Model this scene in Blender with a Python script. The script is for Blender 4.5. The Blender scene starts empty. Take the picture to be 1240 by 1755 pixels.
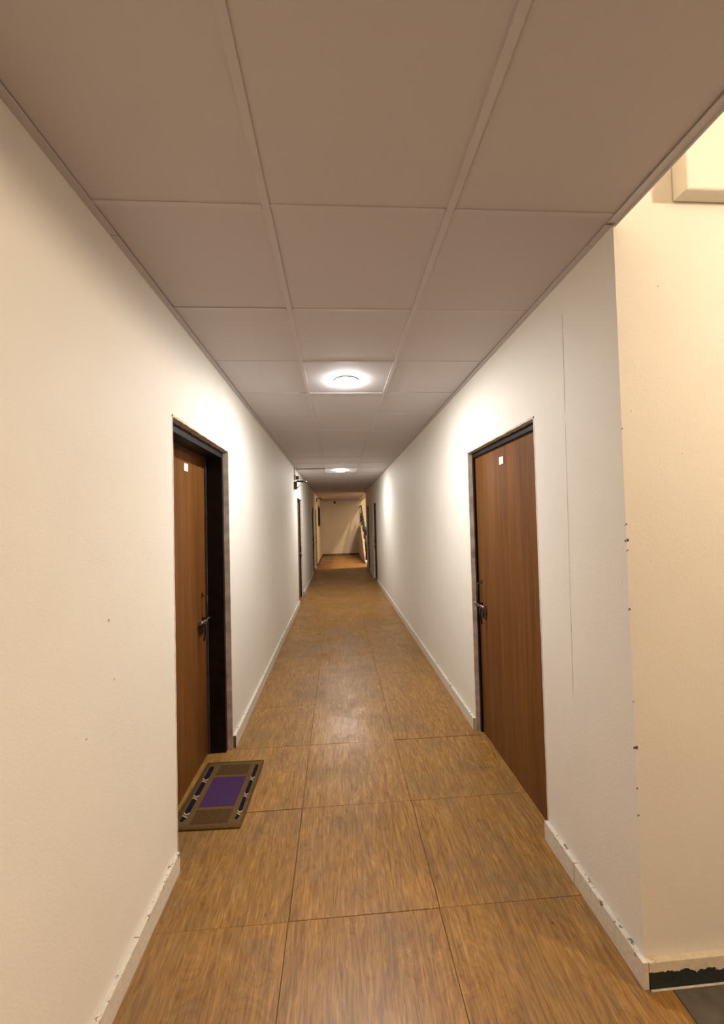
import bpy, bmesh, math, random
from mathutils import Vector, Matrix
random.seed(7)
sc = bpy.context.scene
C = sc.collection

# ------------------------------------------------------------------ camera, world, exposure
FPX, YAW, PITCH, ROLL, CAM_H = 660.1, 0.0637, 0.0251, -0.0251, 1.5605
F = Vector((math.sin(YAW)*math.cos(PITCH), math.cos(YAW)*math.cos(PITCH), math.sin(PITCH)))
R0 = Vector((math.cos(YAW), -math.sin(YAW), 0)); U0 = R0.cross(F)
R1 = math.cos(ROLL)*R0 + math.sin(ROLL)*U0
U1 = -math.sin(ROLL)*R0 + math.cos(ROLL)*U0
cd = bpy.data.cameras.new('camera'); cam = bpy.data.objects.new('camera', cd); C.objects.link(cam)
cam.matrix_world = Matrix(((R1.x, U1.x, -F.x, 0), (R1.y, U1.y, -F.y, 0), (R1.z, U1.z, -F.z, CAM_H), (0, 0, 0, 1)))
cd.sensor_fit = 'HORIZONTAL'; cd.sensor_width = 36.0; cd.lens = FPX/1240*36; cd.clip_start = 0.02
sc.camera = cam
w = bpy.data.worlds.new('world'); sc.world = w; w.use_nodes = True
w.node_tree.nodes['Background'].inputs[0].default_value = (0.5, 0.5, 0.55, 1)
w.node_tree.nodes['Background'].inputs[1].default_value = 0.05
sc.view_settings.view_transform = 'Standard'; sc.view_settings.look = 'None'
sc.view_settings.gamma = 1.0; sc.view_settings.use_curve_mapping = False
sc.view_settings.exposure = 0.0
CORR_LAMP = 555.0      # emission of the corridor lamps
LOBBY_LAMP = 440.0     # emission of the lobby lamp beside the camera
STAIR_LAMP = 2500.0     # emission of the lamp in the stairwell
CORR_COL = (1.0, 1.0, 0.98); LOBBY_COL = (1.0, 0.81, 0.60); STAIR_COL = (1.0, 0.74, 0.48)

# ------------------------------------------------------------------ main dimensions
XL, XR, H = -0.765, 0.985, 2.58
YB, YC, YP, YE = -2.5, 1.262, 13.3, 18.3      # back, lobby corner, stairwell pier, end wall
HS, HL = 3.8, 3.3                              # stairwell and lobby ceiling heights

# ------------------------------------------------------------------ material helpers
def new_mat(name):
    m = bpy.data.materials.new(name); m.use_nodes = True
    nt = m.node_tree; b = nt.nodes['Principled BSDF']
    return m, nt, b
def N(nt, t, **kw):
    n = nt.nodes.new(t)
    for k, v in kw.items():
        if k in n.inputs.keys(): n.inputs[k].default_value = v
        else: setattr(n, k, v)
    return n
def ramp(nt, stops):
    r = nt.nodes.new('ShaderNodeValToRGB'); e = r.color_ramp.elements
    while len(e) < len(stops): e.new(0.5)
    for i, (p, c) in enumerate(stops):
        e[i].position = p; e[i].color = (c[0], c[1], c[2], 1)
    return r
def mix(nt, fac, a, b, mode='MIX'):
    m = nt.nodes.new('ShaderNodeMix'); m.data_type = 'RGBA'; m.blend_type = mode
    for sock, v in ((m.inputs[0], fac), (m.inputs[6], a), (m.inputs[7], b)):
        if hasattr(v, 'links'): nt.links.new(v, sock)
        elif isinstance(v, (int, float)): sock.default_value = v
        else: sock.default_value = (v[0], v[1], v[2], 1)
    return m.outputs[2]
def coords(nt, scale=(1, 1, 1), world=False, rand=False, rot=(0, 0, 0)):
    L = nt.links
    if world: src = N(nt, 'ShaderNodeNewGeometry').outputs['Position']
    else: src = N(nt, 'ShaderNodeTexCoord').outputs['Object']
    mp = N(nt, 'ShaderNodeMapping'); mp.inputs['Scale'].default_value = scale; mp.inputs['Rotation'].default_value = rot
    L.new(src, mp.inputs['Vector'])
    if rand:
        oi = N(nt, 'ShaderNodeObjectInfo'); mu = N(nt, 'ShaderNodeMath', operation='MULTIPLY'); mu.inputs[1].default_value = 61.0
        L.new(oi.outputs['Random'], mu.inputs[0])
        cb = N(nt, 'ShaderNodeCombineXYZ')
        L.new(mu.outputs[0], cb.inputs[0]); L.new(mu.outputs[0], cb.inputs[2])
        L.new(cb.outputs[0], mp.inputs['Location'])
    return mp.outputs['Vector']
def noise(nt, vec, scale, detail=4, rough=0.55, dist=0.0):
    n = N(nt, 'ShaderNodeTexNoise'); n.inputs['Scale'].default_value = scale; n.inputs['Detail'].default_value = detail
    n.inputs['Roughness'].default_value = rough; n.inputs['Distortion'].default_value = dist
    nt.links.new(vec, n.inputs['Vector']); return n.outputs['Fac']
def bump(nt, b, height, strength, dist=0.002):
    bp = N(nt, 'ShaderNodeBump'); bp.inputs['Strength'].default_value = strength; bp.inputs['Distance'].default_value = dist
    nt.links.new(height, bp.inputs['Height']); nt.links.new(bp.outputs[0], b.inputs['Normal'])

def m_plain(name, col, rough=0.5, metal=0.0, var=0.08, scale=30, spec=0.5, bstr=0.0):
    m, nt, b = new_mat(name)
    v = noise(nt, coords(nt), scale, 2)
    lo = [c*(1-var) for c in col]; hi = [min(1, c*(1+var)) for c in col]
    r = ramp(nt, [(0.3, lo), (0.7, hi)]); nt.links.new(v, r.inputs[0]); nt.links.new(r.outputs[0], b.inputs['Base Color'])
    b.inputs['Roughness'].default_value = rough; b.inputs['Metallic'].default_value = metal
    b.inputs['Specular IOR Level'].default_value = spec
    if bstr: bump(nt, b, v, bstr)
    return m
def m_wall(name, col):
    m, nt, b = new_mat(name); p = coords(nt, world=True)
    big = noise(nt, p, 1.6, 3, 0.6); r = ramp(nt, [(0.3, [c*0.955 for c in col]), (0.65, col)]); nt.links.new(big, r.inputs[0])
    nt.links.new(r.outputs[0], b.inputs['Base Color'])
    b.inputs['Roughness'].default_value = 0.62; b.inputs['Specular IOR Level'].default_value = 0.25
    hb = noise(nt, p, 120, 2, 0.7); hb2 = noise(nt, p, 9, 1, 0.5)
    ad = N(nt, 'ShaderNodeMath', operation='ADD'); nt.links.new(hb, ad.inputs[0])
    mu = N(nt, 'ShaderNodeMath', operation='MULTIPLY'); mu.inputs[1].default_value = 2.5; nt.links.new(hb2, mu.inputs[0]); nt.links.new(mu.outputs[0], ad.inputs[1])
    bump(nt, b, ad.outputs[0], 0.16, 0.004)
    return m
def m_floor():
    m, nt, b = new_mat('wood_look_tile'); L = nt.links
    fine = noise(nt, coords(nt, (120, 9, 1), rand=True), 1.0, 4, 0.66, 0.7)
    mid = noise(nt, coords(nt, (26, 3.2, 1), rand=True), 1.0, 3, 0.6, 1.2)
    # cathedral figure: contour lines of a slow, stretched noise field
    fig = noise(nt, coords(nt, (5.5, 1.5, 1), rand=True), 1.0, 3, 0.5, 0.9)
    mu = N(nt, 'ShaderNodeMath', operation='MULTIPLY'); mu.inputs[1].default_value = 26.0; L.new(fig, mu.inputs[0])
    fr = N(nt, 'ShaderNodeMath', operation='PINGPONG'); fr.inputs[1].default_value = 1.0; L.new(mu.outputs[0], fr.inputs[0])
    r1 = ramp(nt, [(0.30, (0.203, 0.092, 0.022)), (0.5, (0.318, 0.160, 0.042)), (0.72, (0.455, 0.254, 0.077))]); L.new(fine, r1.inputs[0])
    r2 = ramp(nt, [(0.3, (0.80, 0.77, 0.73)), (0.7, (1.06, 1.05, 1.04))]); L.new(mid, r2.inputs[0])
    c = mix(nt, 1.0, r1.outputs[0], r2.outputs[0], 'MULTIPLY')
    r3 = ramp(nt, [(0.0, (0.80, 0.77, 0.72)), (0.22, (1, 1, 1)), (0.78, (1, 1, 1)), (1.0, (1.22, 1.22, 1.2))]); L.new(fr.outputs[0], r3.inputs[0])
    c = mix(nt, 0.9, c, r3.outputs[0], 'MULTIPLY')
    # each tile its own shade
    oi = N(nt, 'ShaderNodeObjectInfo'); ro = ramp(nt, [(0.0, (0.93, 0.94, 0.93)), (1.0, (1.06, 1.05, 1.03))]); L.new(oi.outputs['Random'], ro.inputs[0])
    c = mix(nt, 1.0, c, ro.outputs[0], 'MULTIPLY')
    # grey scuffed dirt in irregular patches and small dark specks
    pw = coords(nt, (1, 1, 1), True)
    d1 = noise(nt, pw, 1.9, 5, 0.72)
    rd = ramp(nt, [(0.48, (0, 0, 0)), (0.70, (1, 1, 1))]); L.new(d1, rd.inputs[0])
    dm = N(nt, 'ShaderNodeMath', operation='MULTIPLY'); dm.inputs[1].default_value = 0.62; L.new(rd.outputs[0], dm.inputs[0])
    c = mix(nt, dm.outputs[0], c, (0.150, 0.100, 0.050))
    sp = noise(nt, pw, 26, 2, 0.5); rs = ramp(nt, [(0.755, (0, 0, 0)), (0.79, (1, 1, 1))]); L.new(sp, rs.inputs[0])
    c = mix(nt, rs.outputs[0], c, (0.10, 0.06, 0.03))
    L.new(c, b.inputs['Base Color'])
    rr = N(nt, 'ShaderNodeMapRange'); rr.inputs[1].default_value = 0.3; rr.inputs[2].default_value = 0.7; rr.inputs[3].default_value = 0.27; rr.inputs[4].default_value = 0.50; L.new(d1, rr.inputs[0])
    L.new(rr.outputs[0], b.inputs['Roughness']); b.inputs['Specular IOR Level'].default_value = 0.36
    bump(nt, b, fine, 0.35, 0.0012)
    return m
def m_door(name, dark, light):
    m, nt, b = new_mat(name); L = nt.links
    g1 = noise(nt, coords(nt, (1, 150, 2.2), rand=True), 1.0, 5, 0.6, 0.2)
    g2 = noise(nt, coords(nt, (1, 17, 0.7), rand=True), 1.0, 3, 0.5, 0.3)
    r1 = ramp(nt, [(0.3, dark), (0.7, light)]); L.new(g1, r1.inputs[0])
    r2 = ramp(nt, [(0.3, (0.74, 0.70, 0.66)), (0.7, (1.1, 1.1, 1.1))]); L.new(g2, r2.inputs[0])
    L.new(mix(nt, 1.0, r1.outputs[0], r2.outputs[0], 'MULTIPLY'), b.inputs['Base Color'])
    b.inputs['Roughness'].default_value = 0.45; b.inputs['Specular IOR Level'].default_value = 0.2
    bump(nt, b, g1, 0.06, 0.001)
    return m
def m_skirting(name, paint, stone, edge, amp, chips):
    # cream paint brushed unevenly over stone: bare stone below the paint's ragged edge and in chips along the top
    m, nt, b = new_mat(name); L = nt.links
    def op(o, x, y):
        n = N(nt, 'ShaderNodeMath', operation=o)
        for k, v in enumerate((x, y)):
            if hasattr(v, 'links'): L.new(v, n.inputs[k])
            else: n.inputs[k].default_value = v
        return n.outputs[0]
    tc = N(nt, 'ShaderNodeTexCoord'); sx = N(nt, 'ShaderNodeSeparateXYZ'); L.new(tc.outputs['Object'], sx.inputs[0]); z = sx.outputs['Z']
    p = coords(nt, (1, 1, 1), True)
    n1 = noise(nt, p, 9, 6, 0.65); n2 = noise(nt, p, 60, 4, 0.7); n3 = noise(nt, p, 26, 5, 0.7)
    zz = op('ADD', z, op('MULTIPLY', op('SUBTRACT', n1, 0.5), amp))
    below = op('LESS_THAN', zz, edge)                       # unpainted lower part
    top = op('MULTIPLY', op('GREATER_THAN', z, 0.074), op('GREATER_THAN', n3, chips))
    bare = op('MAXIMUM', below, top)
    r2 = ramp(nt, [(0.3, [c*0.80 for c in paint]), (0.62, paint)]); L.new(n2, r2.inputs[0])
    rs = ramp(nt, [(0.35, [c*0.5 for c in stone]), (0.75, [c*2.2 for c in stone])]); L.new(n2, rs.inputs[0])
    L.new(mix(nt, bare, r2.outputs[0], rs.outputs[0]), b.inputs['Base Color'])
    b.inputs['Roughness'].default_value = 0.5; bump(nt, b, n2, 0.25, 0.002)
    return m
def m_emit(name, col, s):
    m, nt, b = new_mat(name)
    b.inputs['Base Color'].default_value = (0.9, 0.9, 0.88, 1)
    b.inputs['Emission Color'].default_value = (*col, 1); b.inputs['Emission Strength'].default_value = s
    return m

M = {}
M['wall'] = m_wall('cream_wall_paint', (0.80, 0.75, 0.67))
M['plaster'] = m_plain('taupe_reveal_plaster', (0.62, 0.54, 0.45), 0.8, var=0.18, scale=18, bstr=0.3)
M['floor'] = m_floor()
M['grout'] = m_plain('dark_grout', (0.12, 0.072, 0.036), 0.9, var=0.3)
M['stonefloor'] = m_plain('dark_stone_floor', (0.10, 0.085, 0.065), 0.45, var=0.35, scale=12)
M['ceil'] = m_plain('matt_ceiling_board', (0.585, 0.545, 0.55), 0.85, var=0.02, scale=260, spec=0.15, bstr=0.15)
M['tee'] = m_plain('painted_metal_tee', (0.585, 0.545, 0.55), 0.5, var=0.03, scale=8, spec=0.3)
M['gap'] = m_plain('dark_ceiling_void', (0.06, 0.05, 0.045), 0.9)
M['door'] = m_door('brown_door_laminate', (0.108, 0.039, 0.0080), (0.195, 0.077, 0.0170))
M['doorpale'] = m_door('tan_door_laminate', (0.30, 0.19, 0.11), (0.42, 0.28, 0.17))
M['frame'] = m_plain('dark_enamel_frame', (0.011, 0.009, 0.010), 0.5, var=0.4, scale=14, spec=0.2)
M['stop'] = m_plain('stop_edge_highlight', (0.10, 0.075, 0.065), 0.5, var=0.3, scale=20)  # paler than the frame: the highlight along the door stop is coloured in
M['skirt'] = m_skirting('cream_painted_skirting', (0.72, 0.65, 0.54), (0.17, 0.11, 0.065), -1.0, 0.0, 0.60)
M['skirtend'] = m_plain('bare_brown_skirting_end', (0.20, 0.13, 0.07), 0.7, var=0.4, scale=40)
M['skirtdark'] = m_skirting('half_painted_black_stone', (0.74, 0.64, 0.48), (0.006, 0.012, 0.011), 0.058, 0.10, 0.66)
M['steel'] = m_plain('dull_steel', (0.42, 0.36, 0.31), 0.32, 0.9, 0.2, 60)
M['bronze'] = m_plain('dark_bronze_metal', (0.075, 0.045, 0.03), 0.4, 0.7, 0.3, 60)
M['black'] = m_plain('black_plastic', (0.012, 0.012, 0.013), 0.4, var=0.2)
M['white'] = m_plain('white_plastic', (0.85, 0.82, 0.76), 0.4, var=0.03)
M['ink'] = m_plain('grey_print', (0.45, 0.45, 0.38), 0.6)
M['crack'] = m_plain('hairline_dirt', (0.46, 0.38, 0.30), 0.9, var=0.3, scale=25)
M['chip'] = m_plain('bare_plaster_chip', (0.12, 0.08, 0.05), 0.95, var=0.4, scale=90)
M['iron'] = m_plain('black_wrought_iron', (0.022, 0.017, 0.013), 0.5, 0.3, 0.3)
M['glassdark'] = m_plain('dark_window_pane', (0.012, 0.010, 0.009), 0.12, var=0.2)
M['matolive'] = m_plain('olive_mat_pile', (0.125, 0.072, 0.024), 0.95, var=0.35, scale=240, spec=0.1, bstr=0.6)
M['matbrown'] = m_plain('brown_mat_pile', (0.080, 0.043, 0.015), 0.95, var=0.35, scale=240, spec=0.1, bstr=0.6)
M['matpurple'] = m_plain('purple_mat_pile', (0.062, 0.026, 0.082), 0.95, var=0.25, scale=240, spec=0.1, bstr=0.6)
M['matnavy'] = m_plain('navy_mat_pile', (0.010, 0.008, 0.020), 0.95, var=0.4, scale=200, spec=0.1)
M['matcream'] = m_plain('cream_mat_yarn', (0.42, 0.33, 0.23), 0.95, var=0.2, scale=200, spec=0.1)
M['matedge'] = m_plain('mat_binding', (0.095, 0.055, 0.020), 0.9, var=0.3, scale=160, spec=0.1)
M['lampcorr'] = m_emit('corridor_lamp_diffuser', CORR_COL, CORR_LAMP)
M['lamplobby'] = m_emit('lobby_lamp_diffuser', LOBBY_COL, LOBBY_LAMP)
M['lampstair'] = m_emit('stair_lamp_diffuser', STAIR_COL, STAIR_LAMP)

# ------------------------------------------------------------------ mesh helpers (all in world coordinates)
ORG = {}
def bx(bm, x0, x1, y0, y1, z0, z1, mi=0):
    v = [bm.verts.new(p) for p in ((x0, y0, z0), (x1, y0, z0), (x1, y1, z0), (x0, y1, z0), (x0, y0, z1), (x1, y0, z1), (x1, y1, z1), (x0, y1, z1))]
    for f in ((3, 2, 1, 0), (4, 5, 6, 7), (0, 1, 5, 4), (1, 2, 6, 5), (2, 3, 7, 6), (3, 0, 4, 7)):
        fc = bm.faces.new([v[i] for i in f]); fc.material_index = mi
    return v
def cyl(bm, a, b, r0, r1=None, n=16, mi=0):
    a, b = Vector(a), Vector(b); r1 = r0 if r1 is None else r1
    d = (b-a).normalized(); u = d.orthogonal().normalized(); v = d.cross(u)
    A = [bm.verts.new(a+r0*(math.cos(t)*u+math.sin(t)*v)) for t in [2*math.pi*i/n for i in range(n)]]
    B = [bm.verts.new(b+r1*(math.cos(t)*u+math.sin(t)*v)) for t in [2*math.pi*i/n for i in range(n)]]
    for i in range(n):
        f = bm.faces.new((A[i], A[(i+1) % n], B[(i+1) % n], B[i])); f.smooth = True; f.material_index = mi
    bm.faces.new(A[::-1]).material_index = mi; bm.faces.new(B).material_index = mi
def tube(bm, pts, r, n=8, closed=False):
    pts = [Vector(p) for p in pts]; m = len(pts); rings = []; u = None
    for i, p in enumerate(pts):
        a = pts[(i-1) % m] if (closed or i > 0) else p; b = pts[(i+1) % m] if (closed or i < m-1) else p
        d = (b-a).normalized()
        u = d.orthogonal().normalized() if u is None else (u-d*u.dot(d)).normalized()
        v = d.cross(u)
        rings.append([bm.verts.new(p+r*(math.cos(2*math.pi*k/n)*u+math.sin(2*math.pi*k/n)*v)) for k in range(n)])
    for i in range(m if closed else m-1):
        A, B = rings[i], rings[(i+1) % m]
        for k in range(n): bm.faces.new((A[k], A[(k+1) % n], B[(k+1) % n], B[k])).smooth = True
    if not closed: bm.faces.new(rings[0][::-1]); bm.faces.new(rings[-1])
def bm_new(): return bmesh.new()
def empty(name, o):
    e = bpy.data.objects.new(name, None); C.objects.link(e); e.location = o; e.empty_display_size = 0.1; ORG[e] = Vector(o); return e
def mk(name, bm, mats, parent=None, origin=None, bevel=0.0, seg=2):
    if bevel:
        bmesh.ops.bevel(bm, geom=list(bm.edges), offset=bevel, segments=seg, affect='EDGES', profile=0.6, clamp_overlap=True)
    bmesh.ops.recalc_face_normals(bm, faces=bm.faces)
    if origin is None:
        xs = [v.co for v in bm.verts]
        origin = Vector(((min(c.x for c in xs)+max(c.x for c in xs))/2, (min(c.y for c in xs)+max(c.y for c in xs))/2, min(c.z for c in xs)))
    origin = Vector(origin)
    bmesh.ops.translate(bm, verts=bm.verts, vec=-origin)
    me = bpy.data.meshes.new(name); bm.to_mesh(me); bm.free()
    for m in (mats if isinstance(mats, (list, tuple)) else [mats]): me.materials.append(M[m])
    o = bpy.data.objects.new(name, me); C.objects.link(o); ORG[o] = origin
    if parent: o.parent = parent; o.location = origin-ORG[parent]
    else: o.location = origin
    return o
def link_copy(name, me, loc, parent, rot=(0, 0, 0)):
    o = bpy.data.objects.new(name, me); C.objects.link(o); o.parent = parent
    o.location = Vector(loc)-ORG[parent]; o.rotation_euler = rot; ORG[o] = Vector(loc); return o
def tag(o, label, cat, kind=None, group=None):
    o['label'] = label; o['category'] = cat
    if kind: o['kind'] = kind
    if group: o['group'] = group
    return o
def box_obj(name, dims, mat, parent=None, bevel=0.0, origin=None):
    bm = bm_new(); bx(bm, *dims); return mk(name, bm, mat, parent, origin, bevel)

# ------------------------------------------------------------------ the setting: walls
LEFT_DOORS = [(1.85, 2.785, 2.087), (7.44, 8.35, 2.06), (11.75, 12.60, 2.06), (13.35, 14.15, 2.05)]
RIGHT_DOORS = [(1.845, 2.832, 2.062), (9.80, 10.70, 2.05), (12.16, 12.95, 2.06)]
WIN = (15.25, 17.75, 1.40, 2.25)
def wall_mesh(x0, x1, y0, y1, z1, holes):
    bm = bm_new(); y = y0
    for (a, b, lo, hi) in sorted(holes):
        if a > y: bx(bm, x0, x1, y, a, 0, z1)
        bx(bm, x0, x1, a, b, hi, z1)
        if lo > 0: bx(bm, x0, x1, a, b, 0, lo)
        y = b
    bx(bm, x0, x1, y, y1, 0, z1)
    return bm
wl = tag(mk('wall_left', wall_mesh(XL-0.25, XL, YB, YE, 2.75, [(a, b, 0, t) for a, b, t in LEFT_DOORS]+[(WIN[0], WIN[1], WIN[2], WIN[3])]), 'wall', origin=(XL, 0, 0)),
         'long cream painted corridor wall on the left with inset doors', 'wall', 'structure')
YS = 1.57
wr = tag(mk('wall_right', wall_mesh(XR, XR+0.25, YS, YP, 2.75, [(a, b, 0, t) for a, b, t in RIGHT_DOORS]), 'wall', origin=(XR, YS, 0)),
         'long cream painted corridor wall on the right with brown doors', 'wall', 'structure')
wf = tag(box_obj('wall_lobby', (XR, 3.2, YC, YS, 0, HL+0.1), 'wall', origin=(XR, YC, 0)),
         'warm lit cream wall facing the camera at the right edge, beside the corridor corner', 'wall', 'structure')
tag(box_obj('wall_lobby_side', (3.2, 3.4, YB, YS, 0, HL+0.1), 'wall'), 'cream side wall of the lobby out beyond the right edge', 'wall', 'structure')
tag(box_obj('wall_back', (XL-0.25, 3.4, YB-0.2, YB, 0, HL+0.1), 'wall'), 'cream wall closing the corridor and lobby behind the camera', 'wall', 'structure')
tag(box_obj('wall_end', (XL-0.25, 2.5, YE, YE+0.2, 0, HS), 'wall'), 'dim plain wall closing the far end of the corridor', 'wall', 'structure')
tag(box_obj('wall_stair_side', (2.3, 2.5, YP-0.2, YE, 0, HS), 'wall'), 'outer side wall of the far stairwell on the right', 'wall', 'structure')
tag(box_obj('wall_stair_front', (XR+0.25, 2.3, YP-0.2, YP, 0, HS), 'wall'), 'near wall of the far stairwell behind the right corridor wall', 'wall', 'structure')
bm = bm_new(); bx(bm, XR, XR+0.2, YP, YE, H-0.02, HS); bx(bm, XR, XR+0.25, YP-0.2, YP, 2.75, HS)
tag(mk('wall_stair_beam', bm, 'wall'), 'cream beam over the far stairwell opening on the right', 'wall', 'structure')
bm = bm_new(); bx(bm, XR+0.0075, XR+0.014, YB, YC, H-0.004, HL+0.1)  # added baffle, keeps lobby light out of the void over the corridor ceiling
tag(mk('wall_added_light_block', bm, 'wall'), 'added cream baffle blocking lobby light above the free edge of the corridor ceiling', 'wall', 'structure')
tag(box_obj('ceiling_lobby', (XR+0.014, 3.2, YB, YC, HL, HL+0.1), 'wall'), 'cream high ceiling of the lobby beyond the right edge', 'ceiling', 'structure')
tag(box_obj('ceiling_stairwell', (XR+0.2, 2.3, YP, YE, HS-0.1, HS), 'wall'), 'cream high ceiling of the far stairwell', 'ceiling', 'structure')

# crack, chips and marks in the plaster
def strip(name, pts, wdt, parent, nrm, up):
    bm = bm_new(); prev = None; n = len(pts)
    for i, p in enumerate(pts):
        p = Vector(p); ww = wdt*random.uniform(0.5, 1.3)*(0.3 if i in (0, n-1) else 1)
        a = bm.verts.new(p+nrm*0.0006-up*ww/2); b = bm.verts.new(p+nrm*0.0006+up*ww/2)
        if prev: bm.faces.new((prev[0], prev[1], b, a))
        prev = (a, b)
    return mk(name, bm, 'crack', parent)
NX, NY = Vector((-1, 0, 0)), Vector((0, 1, 0))
pts = [(XR, 1.578+0.026*t+random.uniform(-.0016, .0016), 2.44-1.655*t) for t in [i/60 for i in range(61)]]
strip('crack', pts[:17], 0.0017, wr, NX, NY); strip('crack', pts[17:], 0.0017, wr, NX, NY)
def chip(parent, c, nrm, r, mat='chip'):
    bm = bm_new(); c = Vector(c); u = nrm.orthogonal().normalized(); v = nrm.cross(u)
    ring = [bm.verts.new(c+nrm*0.0007+r*random.uniform(0.5, 1.15)*(math.cos(t)*u+1.3*math.sin(t)*v)) for t in [2*math.pi*i/9 for i in range(9)]]
    bm.faces.new(ring); return mk('paint_chip', bm, mat, parent)
for z, r in ((1.475, .007), (1.44, .003), (1.53, .003), (1.24, .004), (0.775, .006), (0.64, .003), (1.86, .0025), (0.93, .0025), (0.55, .003)):
    chip(wf, (XR+r*0.6, YC, z), Vector((0, -1, 0)), r)
    chip(wf, (XR, YC+r*0.6, z-0.004), NX, r*0.7)
for x, z, r in ((1.02, 1.92, .0022), (1.07, 1.40, .002), (1.2, 1.77, .002), (1.14, 2.36, .003)): chip(wf, (x, YC, z), Vector((0, -1, 0)), r, 'crack')
for y, z, r in ((1.335, 1.255, .006), (1.365, 1.05, .004), (1.22, 0.93, .004), (3.6, 1.2, .006), (3.3, 0.62, .006)):
    chip(wl, (XL, y, z), Vector((1, 0, 0)), r, 'crack')

# ------------------------------------------------------------------ floor with wood-look tiles
fl = tag(box_obj('floor', (XL-0.25, 3.4, YB-0.2, YE+0.2, -0.12, -0.004), 'grout', origin=(0, 0, -0.12)),
         'corridor floor of large brown wood look tiles', 'floor', 'structure')
def tile_mesh(name, sx, sy, t, mat, ch=0.0012):
    bm = bm_new(); bx(bm, -sx/2, sx/2, -sy/2, sy/2, -t, 0)
    top = [e for e in bm.edges if all(abs(v.co.z) < 1e-6 for v in e.verts)]
    bmesh.ops.bevel(bm, geom=top, offset=ch, segments=1, affect='EDGES')
    bmesh.ops.recalc_face_normals(bm, faces=bm.faces)
    me = bpy.data.meshes.new(name); bm.to_mesh(me); bm.free(); me.materials.append(M[mat]); return me
FA, FY0, T = -0.2295, 2.1686, 0.6
g = 0.0017
fcols = [(XL-0.25, FA), (FA, FA+T), (FA+T, FA+2*T+0.09)]
fm = [tile_mesh('floor_tile', b-a-g, T-g, 0.012, 'floor') for a, b in fcols]
k0 = int((YB-FY0)/T)-1
for k in range(k0, 27):
    yc = FY0+T*k+T/2
    if yc-T/2 > YE: break
    for ci, (a, b) in enumerate(fcols):
        j = 0.0 if k < -2 else random.uniform(-0.0016, 0.0016)
        dy = 0.010 if (ci == 0 and k == -1) else random.uniform(-.0008, .0008)
        # the leftmost tile of the row in front of the mat sits a little proud
        zz = 0.0016 if (ci == 0 and k == -1) else random.uniform(-0.0008, 0.0006)
        link_copy('floor_tile', fm[ci], ((a+b)/2+(0.002*ci if k == -1 else 0), yc-dy*0.5, zz), fl, (random.uniform(-.0016, .0016), random.uniform(-.0010, .0010), random.uniform(-.0012, .0012)))
tag(box_obj('floor_lobby', (FA+2*T+0.092, 3.2, YB, YC, -0.012, -0.0005), 'stonefloor'), 'dark stone floor of the lobby at the lower right corner', 'floor', 'structure')
tag(box_obj('floor_stairwell', (FA+2*T+0.092, 2.3, YP, YE, -0.012, -0.0005), 'stonefloor'), 'dark stone floor of the far stairwell', 'floor', 'structure')

# ------------------------------------------------------------------ suspended ceiling
ce = tag(box_obj('ceiling', (XL-0.25, XR+0.004, YB, YE, H+0.03, H+0.06), 'gap', origin=(0, 0, H)),
         'suspended corridor ceiling of square mauve grey boards', 'ceiling', 'structure')
CA, CY0 = -0.206, 1.2362
ccols = [(XL, CA), (CA, CA+T), (CA+T, XR)]
cg = 0.005
def ctile(sx, sy):
    bm = bm_new(); bx(bm, -sx/2, sx/2, -sy/2, sy/2, 0, 0.008); bmesh.ops.recalc_face_normals(bm, faces=bm.faces)
    me = bpy.data.meshes.new('ceiling_tile'); bm.to_mesh(me); bm.free(); me.materials.append(M['ceil']); return me
cm = [ctile(b-a-cg, T-cg) for a, b in ccols]
cross = []
for a, b in ccols:
    bm = bm_new(); bx(bm, a-(a+b)/2+0.014, b-(a+b)/2-0.014, -0.010, 0.010, 0, 0.003)
    me = bpy.data.meshes.new('cross_tee'); bmesh.ops.recalc_face_normals(bm, faces=bm.faces); bm.to_mesh(me); bm.free(); me.materials.append(M['tee']); cross.append(me)
for k in range(-7, 29):
    y = CY0+T*k
    if y > YE: break
    for ci, (a, b) in enumerate(ccols):
        if y+T/2 < YE and y+T/2 > YB:
            zz = H+random.uniform(0.0005, 0.0035); rx = random.uniform(-.002, .002)
            if ci == 0 and k == 10: zz, rx = H-0.012, 0.02      # one slipped board
            link_copy('ceiling_tile', cm[ci], ((a+b)/2, y+T/2+random.uniform(-.001, .001), zz), ce, (rx, random.uniform(-.0015, .0015), random.uniform(-.001, .001)))
        if y > YB:
            link_copy('cross_tee', cross[ci], ((a+b)/2, y-0.008, H-0.0008+random.uniform(-.0012, .001)), ce, (random.uniform(-.03, .03), 0, random.uniform(-.002, .002)))
for x in (CA, CA+T):
    y = YB
    while y < YE-0.01:
        y2 = min(y+3.0, YE); bm = bm_new(); bx(bm, x-0.012, x+0.012, y+0.001, y2-0.001, H-0.0022, H+0.02); mk('main_runner', bm, 'tee', ce); y = y2
def angle(x0, x1, y0, y1, z):
    y = y0
    while y < y1-0.01:
        y2 = min(y+(1.36-y if y < 1.3 else 2.4), y1); bm = bm_new()
        bx(bm, x0, x1, y+0.0015, y2-0.0015, z, z+0.0035); mk('wall_angle', bm, 'tee', ce); y = y2
angle(XL, XL+0.026, YB, YE, H-0.006); angle(XR-0.026, XR+0.003, YB, YC-0.01, H-0.006); angle(XR-0.026, XR, YC, YE, H-0.006)
bm = bm_new(); bx(bm, XR+0.003, XR+0.007, YB, YC-0.002, H-0.012, H+0.03); mk('edge_trim', bm, 'tee', ce)

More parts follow.
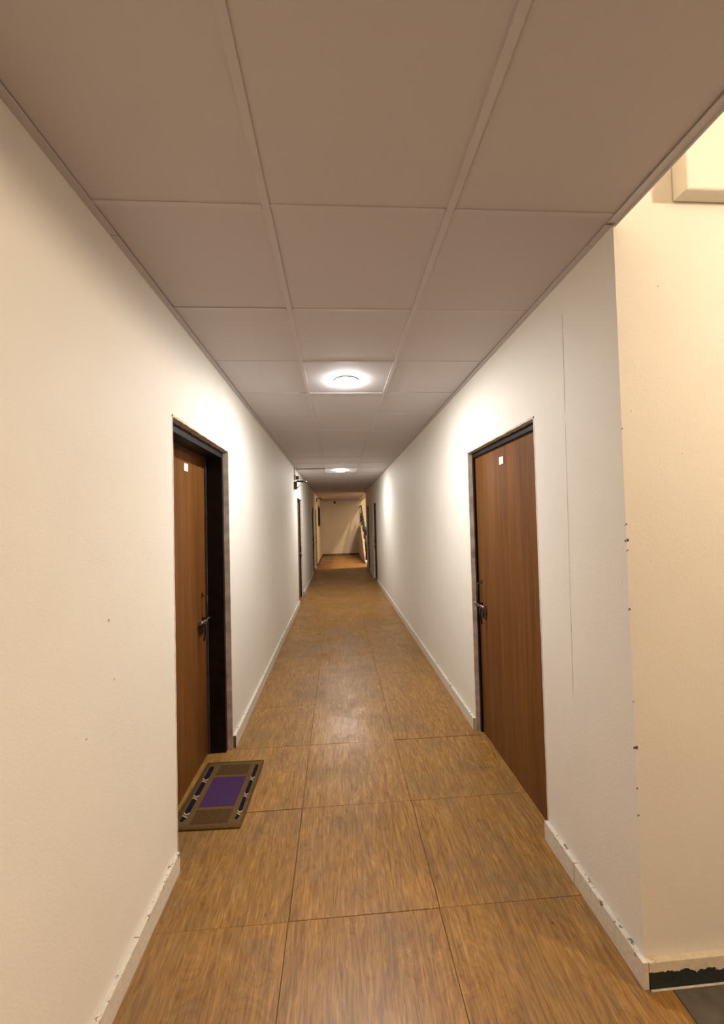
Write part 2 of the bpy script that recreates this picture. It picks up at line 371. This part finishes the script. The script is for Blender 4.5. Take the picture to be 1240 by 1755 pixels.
# ------------------------------------------------------------------ doors
def door(n, side, y0, y1, top, dp, df, hw_detail, label, leafmat='door', plate=True, fy=0.045):
    s = side; Xw = XL if s < 0 else XR
    X = lambda d: Xw+s*d
    def bd(bm, d0, d1, a, b, z0, z1, mi=0):
        xs = sorted((X(d0), X(d1))); bx(bm, xs[0], xs[1], a, b, z0, z1, mi)
    root = empty('door_%d' % n, (Xw, (y0+y1)/2, 0)); tag(root, label, 'door', 'structure')
    # rough plaster lining of the opening
    bm = bm_new(); nseg = 26
    def lining(p0, p1, inward, d0, d1):
        prev = None
        for i in range(nseg+1):
            t = i/nseg; p = p0.lerp(p1, t)
            o = inward*(0.012+random.uniform(-.0022, .0022))
            q = [Vector((X(d0)+s*0.003, 0, 0))+p-o*0.2, Vector((X(d0)-s*0.0006, 0, 0))+p-o*0.2, Vector((X(d0)-s*0.0006, 0, 0))+p+o*0.7, Vector((X(d1), 0, 0))+p+o]
            vs = [bm.verts.new(v) for v in q]
            if prev:
                for e in range(3): bm.faces.new((prev[e], prev[e+1], vs[e+1], vs[e]))
            prev = vs
    lining(Vector((0, y1, 0)), Vector((0, y1, top+0.002)), Vector((0, -1, 0)), 0, dp+0.002)
    lining(Vector((0, y0, 0)), Vector((0, y0, top+0.002)), Vector((0, 1, 0)), 0, dp+0.002)
    lining(Vector((0, y0-0.002, top)), Vector((0, y1+0.002, top)), Vector((0, 0, -1)), 0, dp+0.002)
    mk('plaster_reveal', bm, 'plaster', root)
    # frame: two jambs and a head, with a paler stop edge, its highlight put into the colour
    e = 0.006
    def ring(bm, d0, d1, ins, mi=0, hz=None):
        hz = ins if hz is None else hz
        bd(bm, d0, d1, y0+0.0, y0+ins, 0, top-hz, mi); bd(bm, d0, d1, y1-ins, y1-0.0, 0, top-hz, mi); bd(bm, d0, d1, y0, y1, top-hz, top-0.0, mi)
    bm = bm_new(); ring(bm, dp, df-0.014 if df-dp > 0.03 else df, fy, 0, fy+0.012)
    if df-dp > 0.03: ring(bm, df-0.014, df, fy+0.006, 1, fy+0.014)
    ring(bm, df, df+0.055, fy-0.012, 0)
    mk('door_frame', bm, ['frame', 'stop'], root)
    # leaf
    ly0, ly1, lt = y0+fy-0.010, y1-fy+0.010, top-fy+0.004
    bm = bm_new(); bd(bm, df+0.001, df+0.036, ly0, ly1, 0.008, lt); leaf = mk('door_leaf', bm, leafmat, root, origin=(X(df+0.018), (ly0+ly1)/2, 0.008), bevel=0.0015, seg=1)
    if plate:
        py, pz = hw_detail['plate']; bm = bm_new(); bd(bm, df-0.0025, df+0.0005, py-0.030, py+0.030, pz-0.024, pz+0.024)
        pl = mk('number_plate', bm, 'white', leaf, bevel=0.0008, seg=1)
        pl['label'] = 'small white number plate'
    hy, hz = hw_detail['bolt']      # centre of the sliding bolt on the leaf
    dv = df
    # upright pull handle above the bolt
    bm = bm_new(); ph = hw_detail.get('pull', hy-0.01)
    tube(bm, [Vector((X(dv), ph, hz+0.165)), Vector((X(dv-0.032), ph, hz+0.158)), Vector((X(dv-0.034), ph, hz+0.02)), Vector((X(dv), ph, hz+0.012))], 0.0045)
    bd(bm, dv-0.003, dv+0.001, ph-0.010, ph+0.010, hz+0.155, hz+0.185); bd(bm, dv-0.003, dv+0.001, ph-0.010, ph+0.010, hz-0.005, hz+0.022)
    mk('pull_handle', bm, 'bronze', leaf)
    # sliding aldrop bolt across the leaf and the jamb
    bm = bm_new(); q = 0.020
    cyl(bm, (X(dv-q), hy-0.085, hz), (X(dv-q), y1-0.012, hz), 0.0065, n=12)
    cyl(bm, (X(dv-q), hy-0.092, hz), (X(dv-q), hy-0.082, hz), 0.010, n=12)
    cyl(bm, (X(dv-q), y1-0.016, hz), (X(dv-q), y1-0.010, hz), 0.010, n=12)
    mk('sliding_bolt', bm, 'steel', leaf)
    for yy in (hy-0.055, hy+0.005):
        bm = bm_new(); bd(bm, dv-q-0.010, dv+0.001, yy-0.008, yy+0.008, hz-0.012, hz+0.012); mk('bolt_bracket', bm, 'steel', leaf, bevel=0.002, seg=1)
    bm = bm_new(); bd(bm, dv-0.004, dv+0.001, hy-0.075, hy+0.025, hz-0.085, hz-0.010); bd(bm, dv-0.010, dv-0.004, hy-0.03, hy+0.01, hz-0.080, hz-0.045)
    mk('lock_plate', bm, 'bronze', leaf, bevel=0.001, seg=1)
    bm = bm_new(); tube(bm, [Vector((X(dv-q), hy-0.055, hz)), Vector((X(dv-q-0.022), hy-0.060, hz-0.012)), Vector((X(dv-q-0.020), hy-0.062, hz-0.055)), Vector((X(dv-q-0.010), hy-0.062, hz-0.118))], 0.006)
    mk('bolt_lever', bm, 'iron', leaf)
    return root, leaf, X
d1, leaf1, X1 = door(1, -1, *LEFT_DOORS[0], 0.035, 0.155, dict(plate=(2.415, 1.920), bolt=(2.665, 0.925), pull=2.665), 'brown laminate door set deep in a black frame, left wall beside the doormat')
d2, leaf2, X2 = door(2, 1, *RIGHT_DOORS[0], 0.030, 0.045, dict(plate=(2.340, 1.921), bolt=(2.745, 0.935), pull=2.742), 'brown laminate door nearest the camera in the right wall', fy=0.036)
# faint print on the left plate
bm = bm_new(); xf = X1(0.155-0.0027)
for (a, b, c, d) in ((2.414, 2.417, 1.915, 1.937), (2.410, 2.419, 1.902, 1.905)): bx(bm, xf-0.0002, xf+0.0002, a, b, c, d)
pl = [o for o in leaf1.children if o.name.startswith('number_plate')][0]
mk('plate_print', bm, 'ink', leaf1)
hw = lambda a, b, t: dict(plate=((a+b)/2, 1.92), bolt=(b-0.12, 0.93))
door(3, -1, *LEFT_DOORS[1], 0.03, 0.05, hw(*LEFT_DOORS[1]), 'brown door below the wall camera, second along the left wall', plate=False)
door(4, -1, *LEFT_DOORS[2], 0.03, 0.05, hw(*LEFT_DOORS[2]), 'dark brown door third along the left wall, near the far end', plate=False)
door(5, -1, *LEFT_DOORS[3], 0.03, 0.05, hw(*LEFT_DOORS[3]), 'tan door farthest along the left wall, opposite the stairwell', 'doorpale', plate=False)
door(6, 1, *RIGHT_DOORS[1], 0.03, 0.045, hw(*RIGHT_DOORS[1]), 'brown door second along the right wall, past the second ceiling lamp', plate=False)
door(7, 1, *RIGHT_DOORS[2], 0.03, 0.045, hw(*RIGHT_DOORS[2]), 'brown door farthest along the right wall, just before the stairwell', plate=False)

# ------------------------------------------------------------------ skirtings
BH, BT = 0.088, 0.020
def skirting(name, label, segs, s, mats, xw, piece=0.6, endcap=False):
    xs = sorted((xw, xw-s*BT))
    root = empty(name, ((xs[0]+xs[1])/2, segs[0][0], 0)); tag(root, label, 'skirting', 'structure')
    for (a, b, mt) in segs:
        y = a; first = True
        while y < b-0.01:
            L = piece if not first else piece*0.62
            y2 = min(y+L, b)
            if b-y2 < 0.05: y2 = b
            bm = bm_new(); jz = random.uniform(-.002, .003); jx = random.uniform(-.001, .001)
            n = 8
            for i in range(n):          # top edge slightly uneven
                pass
            v = bx(bm, xs[0]+(jx if s > 0 else 0), xs[1]+(jx if s < 0 else 0), y+0.0006, y2-0.0006, 0.0005, BH+jz)
            if endcap and first and y > 2:
                for f in bm.faces:
                    if f.calc_center_median().y < y+0.002: f.material_index = 1
            o = mk('skirting_tile', bm, [mt, 'skirtend'], root, bevel=0.0022 if not (endcap and first and y > 2) else 0, seg=2)
            y = y2; first = False
    return root
skirting('baseboard_left', 'cream painted skirting along the left wall, chipped along its top',
         [(YB, 1.832, 'skirt'), (2.785, 7.44, 'skirt'), (8.35, 11.75, 'skirt'), (12.60, 13.35, 'skirt'), (14.15, YE-0.02, 'skirtdark')], -1, None, XL, endcap=True)
skirting('baseboard_right', 'cream painted skirting along the right wall, chipped along its top',
         [(YC-0.0195, 1.848, 'skirt'), (2.832, 9.80, 'skirt'), (10.70, 12.16, 'skirt'), (12.95, YP, 'skirt')], 1, None, XR)
rb = tag(empty('baseboard_lobby', (XR, YC-BT, 0)), 'black stone skirting half covered by cream paint, at the lower right corner', 'skirting', 'structure')
x = XR-BT+0.0205
for x2 in (1.45, 2.05, 2.65, 3.2):
    bm = bm_new(); bx(bm, x+0.0005, x2-0.0005, YC-BT, YC, 0.0005, BH)
    mk('skirting_tile', bm, 'skirtdark', rb, bevel=0.002); x = x2
bm = bm_new(); bx(bm, XR-BT+0.022, 3.2, YC-BT-0.006, YC-BT-0.0005, 0.0002, 0.005); mk('mortar_bead', bm, 'plaster', rb, bevel=0.002)
bm = bm_new(); bx(bm, XL+0.02, XR, YE-0.018, YE, 0.0005, 0.085)
tag(mk('baseboard_end', bm, 'skirtend', bevel=0.002), 'dark brown skirting below the far end wall', 'skirting', 'structure')

# ------------------------------------------------------------------ boxed beam in the lobby wall
bm = bm_new(); bx(bm, 1.206, 2.6, 1.205, YC, 2.662, HL)
bmesh.ops.bevel(bm, geom=[e for e in bm.edges if e.calc_length() > 0.3], offset=0.009, segments=3, affect='EDGES', profile=0.5)
tag(mk('trim_1', bm, 'wall'), 'cream boxed casing standing out from the wall at the upper right', 'casing', 'structure')

# ------------------------------------------------------------------ ceiling lamps
def lamp(x, y, z, mat, label, group=None):
    root = tag(empty('ceiling_lamp', (x, y, z)), label, 'lamp', None, group)
    bm = bm_new(); cyl(bm, (x, y, z), (x, y, z-0.011), 0.088, 0.088, n=40); mk('lamp_body', bm, 'white', root)
    bm = bm_new(); prof = [(0.088, 0.0112), (0.0865, 0.0142), (0.078, 0.0178), (0.055, 0.0198), (0.0, 0.0208)]; n = 40; prev = None
    for r, d in prof:
        if r == 0:
            c = bm.verts.new((x, y, z-d))
            for i in range(n): bm.faces.new((prev[i], prev[(i+1) % n], c)).smooth = True
        else:
            cur = [bm.verts.new((x+r*math.cos(2*math.pi*i/n), y+r*math.sin(2*math.pi*i/n), z-d)) for i in range(n)]
            if prev:
                for i in range(n): bm.faces.new((prev[i], prev[(i+1) % n], cur[(i+1) % n], cur[i])).smooth = True
            prev = cur
    df = mk('diffuser', bm, mat, root); df['label'] = 'glowing round diffuser'
    return root
lamp(0.085, 2.75, H-0.001, 'lampcorr', 'round glowing ceiling lamp nearest the camera', 'corridor ceiling lamps')
lamp(0.080, 7.55, H-0.001, 'lampcorr', 'small distant round glowing ceiling lamp toward the corridor end', 'corridor ceiling lamps')
wx, wy, wz = 3.2, -0.2, 2.80
root = tag(empty('wall_lamp', (wx, wy, wz)), 'round wall lamp of the lobby beyond the right edge', 'lamp')
bm = bm_new(); cyl(bm, (wx-0.0005, wy, wz), (wx-0.014, wy, wz), 0.150, 0.144, n=40); mk('lamp_body', bm, 'white', root)
bm = bm_new(); cyl(bm, (wx-0.0142, wy, wz), (wx-0.024, wy, wz), 0.140, 0.130, n=40); mk('diffuser', bm, 'lamplobby', root)
lamp(1.85, 13.55, HS-0.1, 'lampstair', 'round ceiling lamp high in the far stairwell')

# ------------------------------------------------------------------ doormat
mx0, mx1, my0, my1 = -0.890, -0.530, 2.065, 2.612
root = tag(empty('doormat', ((mx0+mx1)/2, (my0+my1)/2, 0)), 'brown doormat with purple centre lying before the left door', 'doormat')
ang = 0.03; cxm, cym = (mx0+mx1)/2, (my0+my1)/2
def mp(u, v, z):
    x = (u-0.5)*(mx1-mx0); y = (v-0.5)*(my1-my0)
    return Vector((cxm+x*math.cos(ang)+y*math.sin(ang), cym-x*math.sin(ang)+y*math.cos(ang), z+0.002+0.004*max(0, v-0.55)*u))
def patch(bm, poly, z0, z1, mi=0):
    a = [bm.verts.new(mp(u, v, z0)) for u, v in poly]; b = [bm.verts.new(mp(u, v, z1)) for u, v in poly]
    bm.faces.new(a[::-1]).material_index = mi; bm.faces.new(b).material_index = mi
    for i in range(len(poly)):
        j = (i+1) % len(poly); bm.faces.new((a[i], a[j], b[j], b[i])).material_index = mi
bm = bm_new(); nu, nv = 10, 14
gt = [[bm.verts.new(mp(i/nu, j/nv, 0.0075+random.uniform(-.0004, .0004))) for j in range(nv+1)] for i in range(nu+1)]
for i in range(nu):
    for j in range(nv): bm.faces.new((gt[i][j], gt[i+1][j], gt[i+1][j+1], gt[i][j+1])).smooth = True
per = [(i/nu, 0) for i in range(nu)]+[(1, j/nv) for j in range(nv)]+[(1-i/nu, 1) for i in range(nu)]+[(0, 1-j/nv) for j in range(nv)]
tops = [gt[round(u*nu)][round(v*nv)] for u, v in per]; bots = [bm.verts.new(mp(u, v, -0.0018)) for u, v in per]
for i in range(len(per)):
    j = (i+1) % len(per); bm.faces.new((tops[i], tops[j], bots[j], bots[i]))
mk('mat_base', bm, 'matolive', root)
bm = bm_new(); P = [mp(u, v, 0.004) for u, v in per]; tube(bm, P, 0.0055, 8, True); mk('edge_binding', bm, 'matedge', root)
for v0, v1 in ((0.055, 0.235), (0.765, 0.945)):
    bm = bm_new(); patch(bm, [(0.26, v0), (0.80, v0), (0.80, v1), (0.26, v1)], 0.006, 0.0085); o = mk('brown_panel', bm, 'matbrown', root)
bm = bm_new(); patch(bm, [(0.255, 0.275), (0.80, 0.275), (0.80, 0.725), (0.255, 0.725)], 0.006, 0.0088); o = mk('purple_panel', bm, 'matpurple', root); o['label'] = 'purple woven centre panel'
for u0, u1 in ((0.085, 0.165), (0.885, 0.945)):
    bm = bm_new(); um = (u0+u1)/2
    patch(bm, [(u0, 0.105), (um, 0.085), (u1, 0.14), (um, 0.165), (u0, 0.15)], 0.006, 0.0088, 0)
    for a, b in ((0.185, 0.405), (0.43, 0.665), (0.69, 0.935)):
        patch(bm, [(u0, a+0.035), (um, a), (u1, a+0.02), (u1, b-0.035), (um, b), (u0, b-0.02)], 0.006, 0.0088, 0)
    for c in (0.17, 0.415, 0.675):
        patch(bm, [(u0-0.005, c+0.030), (u0-0.005, c+0.044), (um, c+0.016), (u1+0.005, c+0.034), (u1+0.005, c+0.018), (um, c+0.002)], 0.006, 0.0090, 1)
        patch(bm, [(u0, c-0.006), (u0, c+0.006), (um, c-0.010), (u1, c-0.022), (u1, c-0.034), (um, c-0.022)], 0.006, 0.0090, 1)
    o = mk('pattern_strip', bm, ['matnavy', 'matcream'], root); o['label'] = 'navy strip with cream zigzags'

# ------------------------------------------------------------------ wall camera with its conduit, left wall
cy = 6.98
root = tag(empty('security_camera', (XL, cy, 2.2)), 'black wall camera mounted high on the left wall above the second door', 'camera')
bm = bm_new(); bx(bm, XL+0.0005, XL+0.05, cy-0.04, cy+0.04, 2.17, 2.31); mk('mount_plate', bm, 'black', root, bevel=0.006)
bm = bm_new(); tube(bm, [Vector((XL+0.03, cy, 2.29)), Vector((XL+0.05, cy+0.01, 2.315)), Vector((XL+0.075, cy+0.02, 2.318))], 0.012); mk('bracket', bm, 'black', root)
bm = bm_new(); cyl(bm, (XL+0.055, cy+0.01, 2.320), (XL+0.225, cy+0.09, 2.314), 0.017, 0.014, n=18); mk('camera_body', bm, 'black', root)
bm = bm_new(); cyl(bm, (XL+0.225, cy+0.09, 2.314), (XL+0.232, cy+0.094, 2.3138), 0.012, n=18); mk('lens', bm, 'glassdark', root)
bm = bm_new(); tube(bm, [Vector((XL+0.045, cy, 2.19)), Vector((XL+0.075, cy, 2.215)), Vector((XL+0.095, cy+0.01, 2.245))], 0.006); mk('cable_tail', bm, 'black', root)
jb = tag(empty('junction_box', (XL, 7.0, 2.36)), 'small pale junction box with black cap on the left wall above the camera', 'box')
bm = bm_new(); bx(bm, XL+0.0005, XL+0.035, 6.95, 7.06, 2.345, 2.435); mk('box_body', bm, 'plaster', jb, bevel=0.004)
bm = bm_new(); bx(bm, XL+0.036, XL+0.085, 6.97, 7.05, 2.35, 2.41); mk('box_cap', bm, 'black', jb, bevel=0.004)
bm = bm_new(); tube(bm, [Vector((XL+0.010, 7.0, 2.437)), Vector((XL+0.010, 7.0, 2.572))], 0.009)
tag(mk('cable_conduit', bm, 'plaster'), 'thin upright conduit from the junction box to the ceiling', 'conduit')

# ------------------------------------------------------------------ far end: window, bracket, dome camera, stairs
y0, y1, z0, z1 = WIN
root = tag(empty('window_1', (XL, (y0+y1)/2, z0)), 'dark window high in the left wall at the far end', 'window', 'structure')
bm = bm_new()
for a in ((y0, y0+0.06, z0, z1), (y1-0.06, y1, z0, z1), (y0+0.06, y1-0.06, z0, z0+0.06), (y0+0.06, y1-0.06, z1-0.06, z1), ((y0+y1)/2-0.03, (y0+y1)/2+0.03, z0+0.06, z1-0.06)):
    bx(bm, XL-0.10, XL-0.04, *a)
mk('window_frame', bm, 'frame', root)
for a, b in ((y0+0.06, (y0+y1)/2-0.03), ((y0+y1)/2+0.03, y1-0.06)):
    bm = bm_new(); bx(bm, XL-0.078, XL-0.070, a, b, z0+0.06, z1-0.06); mk('pane', bm, 'glassdark', root)
bm = bm_new(); bx(bm, XL-0.249, XL-0.12, y0, y1, z0, z1); mk('shutter_board', bm, 'glassdark', root)
root = tag(empty('wall_bracket', (XL, 14.3, 2.40)), 'small dark bracket fixture high on the far left wall', 'bracket')
bm = bm_new(); bx(bm, XL+0.0005, XL+0.03, 14.26, 14.34, 2.33, 2.47); mk('back_plate', bm, 'bronze', root, bevel=0.004)
bm = bm_new(); tube(bm, [Vector((XL+0.03, 14.3, 2.46)), Vector((XL+0.13, 14.3, 2.47)), Vector((XL+0.20, 14.32, 2.43))], 0.018); mk('arm', bm, 'bronze', root)
root = tag(empty('dome_camera', (-0.12, YE, 2.48)), 'tiny dark dome camera high on the far end wall', 'camera')
bm = bm_new(); cyl(bm, (-0.12, YE-0.001, 2.50), (-0.12, YE-0.03, 2.50), 0.055, n=20); mk('base_ring', bm, 'bronze', root)
bm = bm_new(); bmesh.ops.create_uvsphere(bm, u_segments=16, v_segments=8, radius=0.044, matrix=Matrix.Translation((-0.12, YE-0.045, 2.49))); mk('dome', bm, 'black', root)

SY, RUN, RISE, NS = 14.2, 0.28, 0.145, 9
st = tag(empty('staircase', (1.6, SY, 0)), 'cream sided staircase rising behind the opening at the far right', 'stairs')
for i in range(NS):
    bm = bm_new(); bx(bm, XR+0.10, 2.29, SY+RUN*i+(0 if i == 0 else 0), SY+RUN*(i+1)+0.02, RISE*i+(0.0005 if i == 0 else 0.001), RISE*(i+1)); mk('step', bm, 'stonefloor', st, bevel=0.003, seg=1)
LZ = RISE*NS; LY = SY+RUN*NS
bm = bm_new(); bx(bm, XR+0.10, 2.29, LY+0.021, YE-0.001, LZ-0.16, LZ); mk('landing', bm, 'stonefloor', st)
bm = bm_new()
v = [(SY-0.02, 0.0005), (YE-0.001, 0.0005), (YE-0.001, LZ+0.06), (LY, LZ+0.06), (SY-0.02, 0.08)]
A = [bm.verts.new((XR, y, z)) for y, z in v]; B = [bm.verts.new((XR+0.095, y, z)) for y, z in v]
bm.faces.new(A); bm.faces.new(B[::-1])
for i in range(5): bm.faces.new((A[i], A[(i+1) % 5], B[(i+1) % 5], B[i]))
mk('side_wall', bm, 'wall', st)
xr = XR+0.05
def lz(y): return 0.08+max(0, min(1, (y-SY+0.02)/(LY-SY+0.02)))*(LZ-0.02)
RH = 0.90
bm = bm_new(); tube(bm, [Vector((xr, SY+0.03, lz(SY+0.03)+RH+0.25)), Vector((xr, SY+0.10, lz(SY+0.1)+RH)), Vector((xr, LY, lz(LY)+RH)), Vector((xr, YE-0.03, lz(LY)+RH))], 0.020, 8); rl = mk('stair_railing', bm, 'iron', st); rl['label'] = 'black wrought iron railing'
bm = bm_new(); tube(bm, [Vector((xr, SY+0.10, lz(SY+0.1)+0.12)), Vector((xr, LY, lz(LY)+0.12)), Vector((xr, YE-0.03, lz(LY)+0.12))], 0.010, 6); mk('bottom_rail', bm, 'iron', rl)
y = SY+0.10; i = 0
while y < YE-0.05:
    bm = bm_new(); cyl(bm, (xr, y, lz(y)-0.005), (xr, y, lz(y)+RH), 0.007 if i else 0.03, n=8); mk('baluster' if i else 'newel_post', bm, 'iron', rl)
    if i and y < LY+1.0:
        bm = bm_new(); zc = lz(y)+0.5*RH
        tube(bm, [Vector((xr, y-0.27+0.20*math.cos(t)*(1-t/14), zc-0.10+0.26*math.sin(t)*(1-t/14))) for t in [k*0.5 for k in range(20)]], 0.007, 6); mk('scroll', bm, 'iron', rl)
    y += 0.55; i += 1
